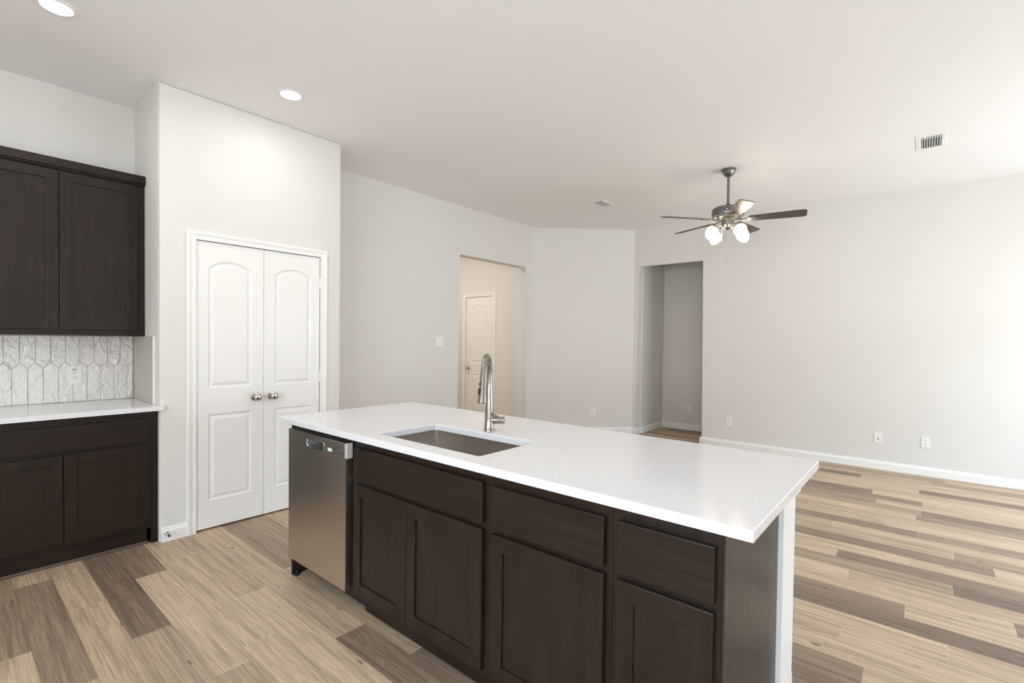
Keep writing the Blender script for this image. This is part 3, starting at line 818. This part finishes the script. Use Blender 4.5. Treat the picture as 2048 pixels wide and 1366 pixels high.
# ------------------------------------------------------------------ island
IX, ZF = 1.319, 0.8845
YE = 0.391       # free end of the cabinets
def island_unit(label, u0, u1, drawer, doors, end=False):
    t = thing('island_cabinet', label, 'cabinet', (IX+0.3, (u0+u1)/2, 0))
    bm = nb(); ua, ub = u0+0.0005, u1-0.0005
    box(bm, IX, IX+0.019, ua, ub, 0.105, ZF, 0.001); box(bm, 1.911, 1.929, ua, ub, 0.105, ZF)
    box(bm, IX+0.019, 1.911, ua, ua+0.016, 0.105, ZF); box(bm, IX+0.019, 1.911, ub-0.016, ub, 0.105, ZF); box(bm, IX+0.019, 1.911, ua+0.016, ub-0.016, 0.105, 0.121)
    obj('cabinet_box', bm, M_WZ, t)
    obj('toe_kick', box(nb(), IX+0.062, IX+0.075, u0+0.0005, u1-0.0005, 0.001, 0.104), M_WY, t)
    slab_front(t, 'x', IX, *drawer, M_WY)
    for d in doors: shaker(t, 'x', IX, *d, M_WZ, M_WY, M_WZ)
    if end: obj('end_panel', box(nb(), IX+0.002, 1.929, u0-0.0065, u0+0.0004, 0.0005, ZF, 0.001), M_PANEL, t, label='satin espresso end panel')
    return t
island_unit('espresso sink base cabinet with two shaker doors beside the dishwasher', 1.237, 2.147, (1.259, 2.133, 0.691, 0.846), [(1.717, 2.133, 0.130, 0.668), (1.259, 1.714, 0.130, 0.668)])
island_unit('espresso island cabinet with one wide drawer and single door, between two others', 0.720, 1.237, (0.742, 1.214, 0.686, 0.841), [(0.742, 1.214, 0.130, 0.664)])
island_unit('narrow espresso island cabinet with drawer and door at the counter end', YE+0.006, 0.720, (0.413, 0.698, 0.686, 0.841), [(0.413, 0.698, 0.130, 0.664)], True)
# end panel left of the dishwasher
t = tag(obj('end_panel', box(nb(), IX-0.004, 1.929, 2.792, 2.812, 0.0005, ZF, 0.001), M_WZ), 'thin espresso end panel on the far side of the dishwasher', 'panel')

# dishwasher
DX = 1.276
t = thing('dishwasher', 'stainless steel dishwasher with pocket handle at the island end', 'dishwasher', (1.6, 2.46, 0))
dy0, dy1 = 2.160, 2.762
obj('tub', box(nb(), IX+0.004, 1.90, 2.155, 2.785, 0.125, 0.868), M_BLACK, t)
bm = nb(); hy0, hy1, hz0, hz1 = 2.372, 2.552, 0.794, 0.834
box(bm, DX, IX+0.003, dy0+0.003, dy1, 0.130, 0.7875)
box(bm, DX, IX+0.003, hy1, dy1, 0.7875, 0.863); box(bm, DX, IX+0.003, hy0, hy1, 0.7875, hz0); box(bm, DX, IX+0.003, hy0, hy1, hz1, 0.863)
dp = obj('door_panel', bm, M_STEEL, t)
cp = obj('control_strip', box(nb(), DX-0.0015, IX+0.003, dy0+0.012, hy0-0.0005, 0.788, 0.863, 0.0025), M_STEEL, t)
obj('pocket', box(nb(), DX+0.030, DX+0.036, hy0, hy1, hz0, hz1), M_BLACK, dp)
bm = nb(); n = 40; ring = []
def rr(u, v, hw, hh, r, i, n):
    a = 2*math.pi*i/n; c_, s_ = math.cos(a), math.sin(a)
    return (u+math.copysign(hw-r, c_)+r*c_, v+math.copysign(hh-r, s_)+r*s_)
hc, hzc = (hy0+hy1)/2, (hz0+hz1)/2
loops = []
for ex_, dep in ((0.004, 0.0), (0.003, 0.003), (0.0, 0.003), (-0.002, -0.004), (-0.002, -0.03)):
    loops.append([bm.verts.new((DX-dep, *rr(hc, hzc, (hy1-hy0)/2+ex_, (hz1-hz0)/2+ex_, 0.014, i, n))) for i in range(n)])
for a, b in zip(loops, loops[1:]):
    for i in range(n): bm.faces.new((a[i], a[(i+1) % n], b[(i+1) % n], b[i]))
obj('handle_rim', bm, M_CHROME, dp, True)
obj('display', box(nb(), DX-0.0024, DX+0.002, 2.292, 2.330, 0.803, 0.819), M_DISP, cp)
for (yy, zz) in ((2.262, 0.823), (2.232, 0.826), (2.212, 0.828), (2.250, 0.806), (2.228, 0.804), (2.206, 0.806), (2.190, 0.812)):
    obj('button', box(nb(), DX-0.0026, DX+0.002, yy-0.005, yy+0.005, zz-0.004, zz+0.004, 0.0005), M_BLACK if (yy, zz) in ((2.262, 0.823), (2.190, 0.812)) else M_GREYDARK, cp)
obj('end_cap', box(nb(), DX+0.001, IX-0.006, dy0-0.002, dy0+0.0125, 0.786, 0.862, 0.004), M_GREYPL, t)
obj('toe_panel', box(nb(), IX+0.075, IX+0.090, dy0, dy1, 0.01, 0.12), M_BLACK, t)
for yy in (2.775,):
    obj('foot', lathe(nb(), [(0, 0.0005), (0.016, 0.0005), (0.016, 0.008), (0.007, 0.012), (0.007, 0.031), (0, 0.031)], (IX+0.012, yy, 0), (0, 0, 1), 20), M_BLACK, t, True)

# pony wall behind the island cabinets
struct('wall_island', box(nb(), 1.9355, 2.125, 0.373, 2.86, 0, 0.884, 0.003), M_TRIM)
struct('trim_3', box(nb(), 2.1255, 2.229, 0.373, 2.86, 0.786, 0.8848, 0.002), M_TRIM)
base('baseboard_island', [(2.126, 2.86), (2.126, 0.3735)][::-1] if False else [(2.126, 0.3735), (2.126, 2.86)][::-1])

# countertop with a cut-out for the sink
SX0, SX1, SY0, SY1 = 1.375, 1.741, 1.350, 2.040
bm = nb()
X0, X1, Y0, Y1, ZB_, ZT_ = 1.281, 2.239, 0.314, 2.898, 0.8855, 0.9155
def ring(pts, z): return [bm.verts.new((x, y, z)) for x, y in pts]
def rrect(x0, x1, y0, y1, r, n=6):
    out = []
    for cx, cy, a0_ in ((x1-r, y1-r, 0), (x0+r, y1-r, 90), (x0+r, y0+r, 180), (x1-r, y0+r, 270)):
        for i in range(n+1):
            a = R(a0_+90*i/n); out.append((cx+r*math.cos(a), cy+r*math.sin(a)))
    return out
outer = rrect(X0, X1, Y0, Y1, 0.003, 6); inner = rrect(SX0, SX1, SY0, SY1, 0.012, 6)
ob = 0.0025
lo_o = ring(outer, ZB_); mi_o = ring(outer, ZT_-ob); hi_o = ring(rrect(X0+ob, X1-ob, Y0+ob, Y1-ob, 0.003, 6), ZT_)
hi_i = ring(rrect(SX0-ob, SX1+ob, SY0-ob, SY1+ob, 0.013, 6), ZT_); mi_i = ring(inner, ZT_-ob); lo_i = ring(inner, ZB_)
n = len(outer)
for a, b in ((lo_o, mi_o), (mi_o, hi_o), (hi_o, hi_i), (hi_i, mi_i), (mi_i, lo_i), (lo_i, lo_o)):
    for i in range(n): bm.faces.new((a[i], a[(i+1) % n], b[(i+1) % n], b[i]))
tag(obj('countertop', bm, M_QUARTZ), 'white speckled quartz island countertop with a sink cut-out', 'countertop')

# undermount sink
t = thing('kitchen_sink', 'rectangular stainless undermount sink in the island countertop', 'sink', ((SX0+SX1)/2, (SY0+SY1)/2, 0.66))
bm = nb(); rings = []
for ex_, r, z in ((0.022, 0.03, 0.8852), (0.004, 0.018, 0.8852), (0.004, 0.018, 0.882), (0.002, 0.018, 0.70), (-0.012, 0.03, 0.672), (-0.03, 0.03, 0.665)):
    rings.append(ring(rrect(SX0-ex_, SX1+ex_, SY0-ex_, SY1+ex_, r, 6), z))
for a, b in zip(rings, rings[1:]):
    for i in range(n): bm.faces.new((a[i], a[(i+1) % n], b[(i+1) % n], b[i]))
bm.faces.new(rings[-1])
obj('basin', bm, M_SINK, t, True)
obj('drain', lathe(nb(), [(0, 0.668), (0.03, 0.667), (0.045, 0.670), (0.050, 0.666), (0, 0.666)], ((SX0+SX1)/2, (SY0+SY1)/2, 0), (0, 0, 1), 28), M_CHROME, t, True)

# faucet
QX, QY, QZ = 1.797, 1.696, 0.916
t = thing('kitchen_faucet', 'brushed nickel pull-down gooseneck faucet behind the sink', 'faucet', (QX, QY, QZ))
obj('body', lathe(nb(), [(0, 0), (0.0275, 0), (0.0275, 0.003), (0.0255, 0.006), (0.0235, 0.06), (0.019, 0.16), (0.0155, 0.232), (0.0145, 0.240), (0, 0.240)], (QX, QY, QZ), (0, 0, 1), 32), M_NICKEL, t, True)
an = R(214); sd = Vector((math.cos(an), math.sin(an), 0)); q0 = Vector((QX, QY, QZ))
AR = 0.092
pts = [q0+Vector((0, 0, 0.232)), q0+Vector((0, 0, 0.27))]
zc_ = 0.396-0.0145-AR
pts = [q0+Vector((0, 0, z)) for z in (0.238, 0.26, zc_)]
for i in range(1, 13):
    a = math.pi*i/12*0.97
    pts.append(q0+sd*(AR-AR*math.cos(a))+Vector((0, 0, zc_+AR*math.sin(a))))
pend = pts[-1]; tdir = (pts[-1]-pts[-2]).normalized()
obj('spout', tube(nb(), pts, 0.0135, 20), M_NICKEL, t, True)
hd = lathe(nb(), [(0, -0.002), (0.0145, -0.002), (0.0150, 0.030), (0.0175, 0.080), (0.0215, 0.128), (0.0215, 0.133), (0.018, 0.136), (0, 0.134)], pend, tdir, 28)
sh = obj('spray_head', hd, M_NICKEL, t, True)
# buttons on the outer left front of the spray head
sidev = tdir.cross(sd).normalized()
fr = (sd*0.62 + Vector((-rt.x, -rt.y, 0))*0.78).normalized()
fr = (fr - tdir*fr.dot(tdir)).normalized()
for dd, rr_, le in ((0.046, 0.0062, 0.0), (0.083, 0.0075, 0.020)):
    rad_ = 0.0150+(dd-0.03)*0.05+0.0005
    bm = nb(); c0 = pend+tdir*dd+fr*(rad_-0.0015)
    w_ = tdir.cross(fr).normalized(); n2 = 24
    f1 = []; f2 = []
    for i in range(n2):
        a = 2*math.pi*i/n2
        off_ = tdir*(rr_*math.cos(a)+math.copysign(le/2, math.cos(a)))+w_*(rr_*math.sin(a))
        f1.append(bm.verts.new(c0+off_)); f2.append(bm.verts.new(c0+off_*0.9+fr*0.0042))
    bm.faces.new(f2)
    for i in range(n2): bm.faces.new((f1[i], f1[(i+1) % n2], f2[(i+1) % n2], f2[i]))
    obj('spray_button', bm, M_BLACK, sh)
hn = R(304); hv = Vector((math.cos(hn), math.sin(hn), 0))
hb = q0+Vector((0, 0, 0.055))
obj('handle_hub', lathe(nb(), [(0, 0.010), (0.0185, 0.010), (0.0185, 0.076), (0.0175, 0.078), (0, 0.078)], hb, hv, 28), M_NICKEL, t, True)
bm = nb()
tube(bm, [hb+hv*0.060+Vector((0, 0, 0.008)), hb+hv*0.045+Vector((0, 0, 0.020))+sd*0.012, hb+hv*0.012+Vector((0, 0, 0.038))+sd*0.024], [0.005, 0.0055, 0.0045], 12)
obj('lever', bm, M_NICKEL, t, True)

# ------------------------------------------------------------------ light in the entry hall
hl = bpy.data.lights.new('entry_hall_lamp', 'AREA'); hl.shape = 'DISK'; hl.size = 0.16; hl.energy = LAMP_HALL; hl.color = (1.0, 0.90, 0.79)
ho = bpy.data.objects.new('entry_hall_lamp', hl); C.objects.link(ho); ho.location = (4.15, 5.75, H-0.02)
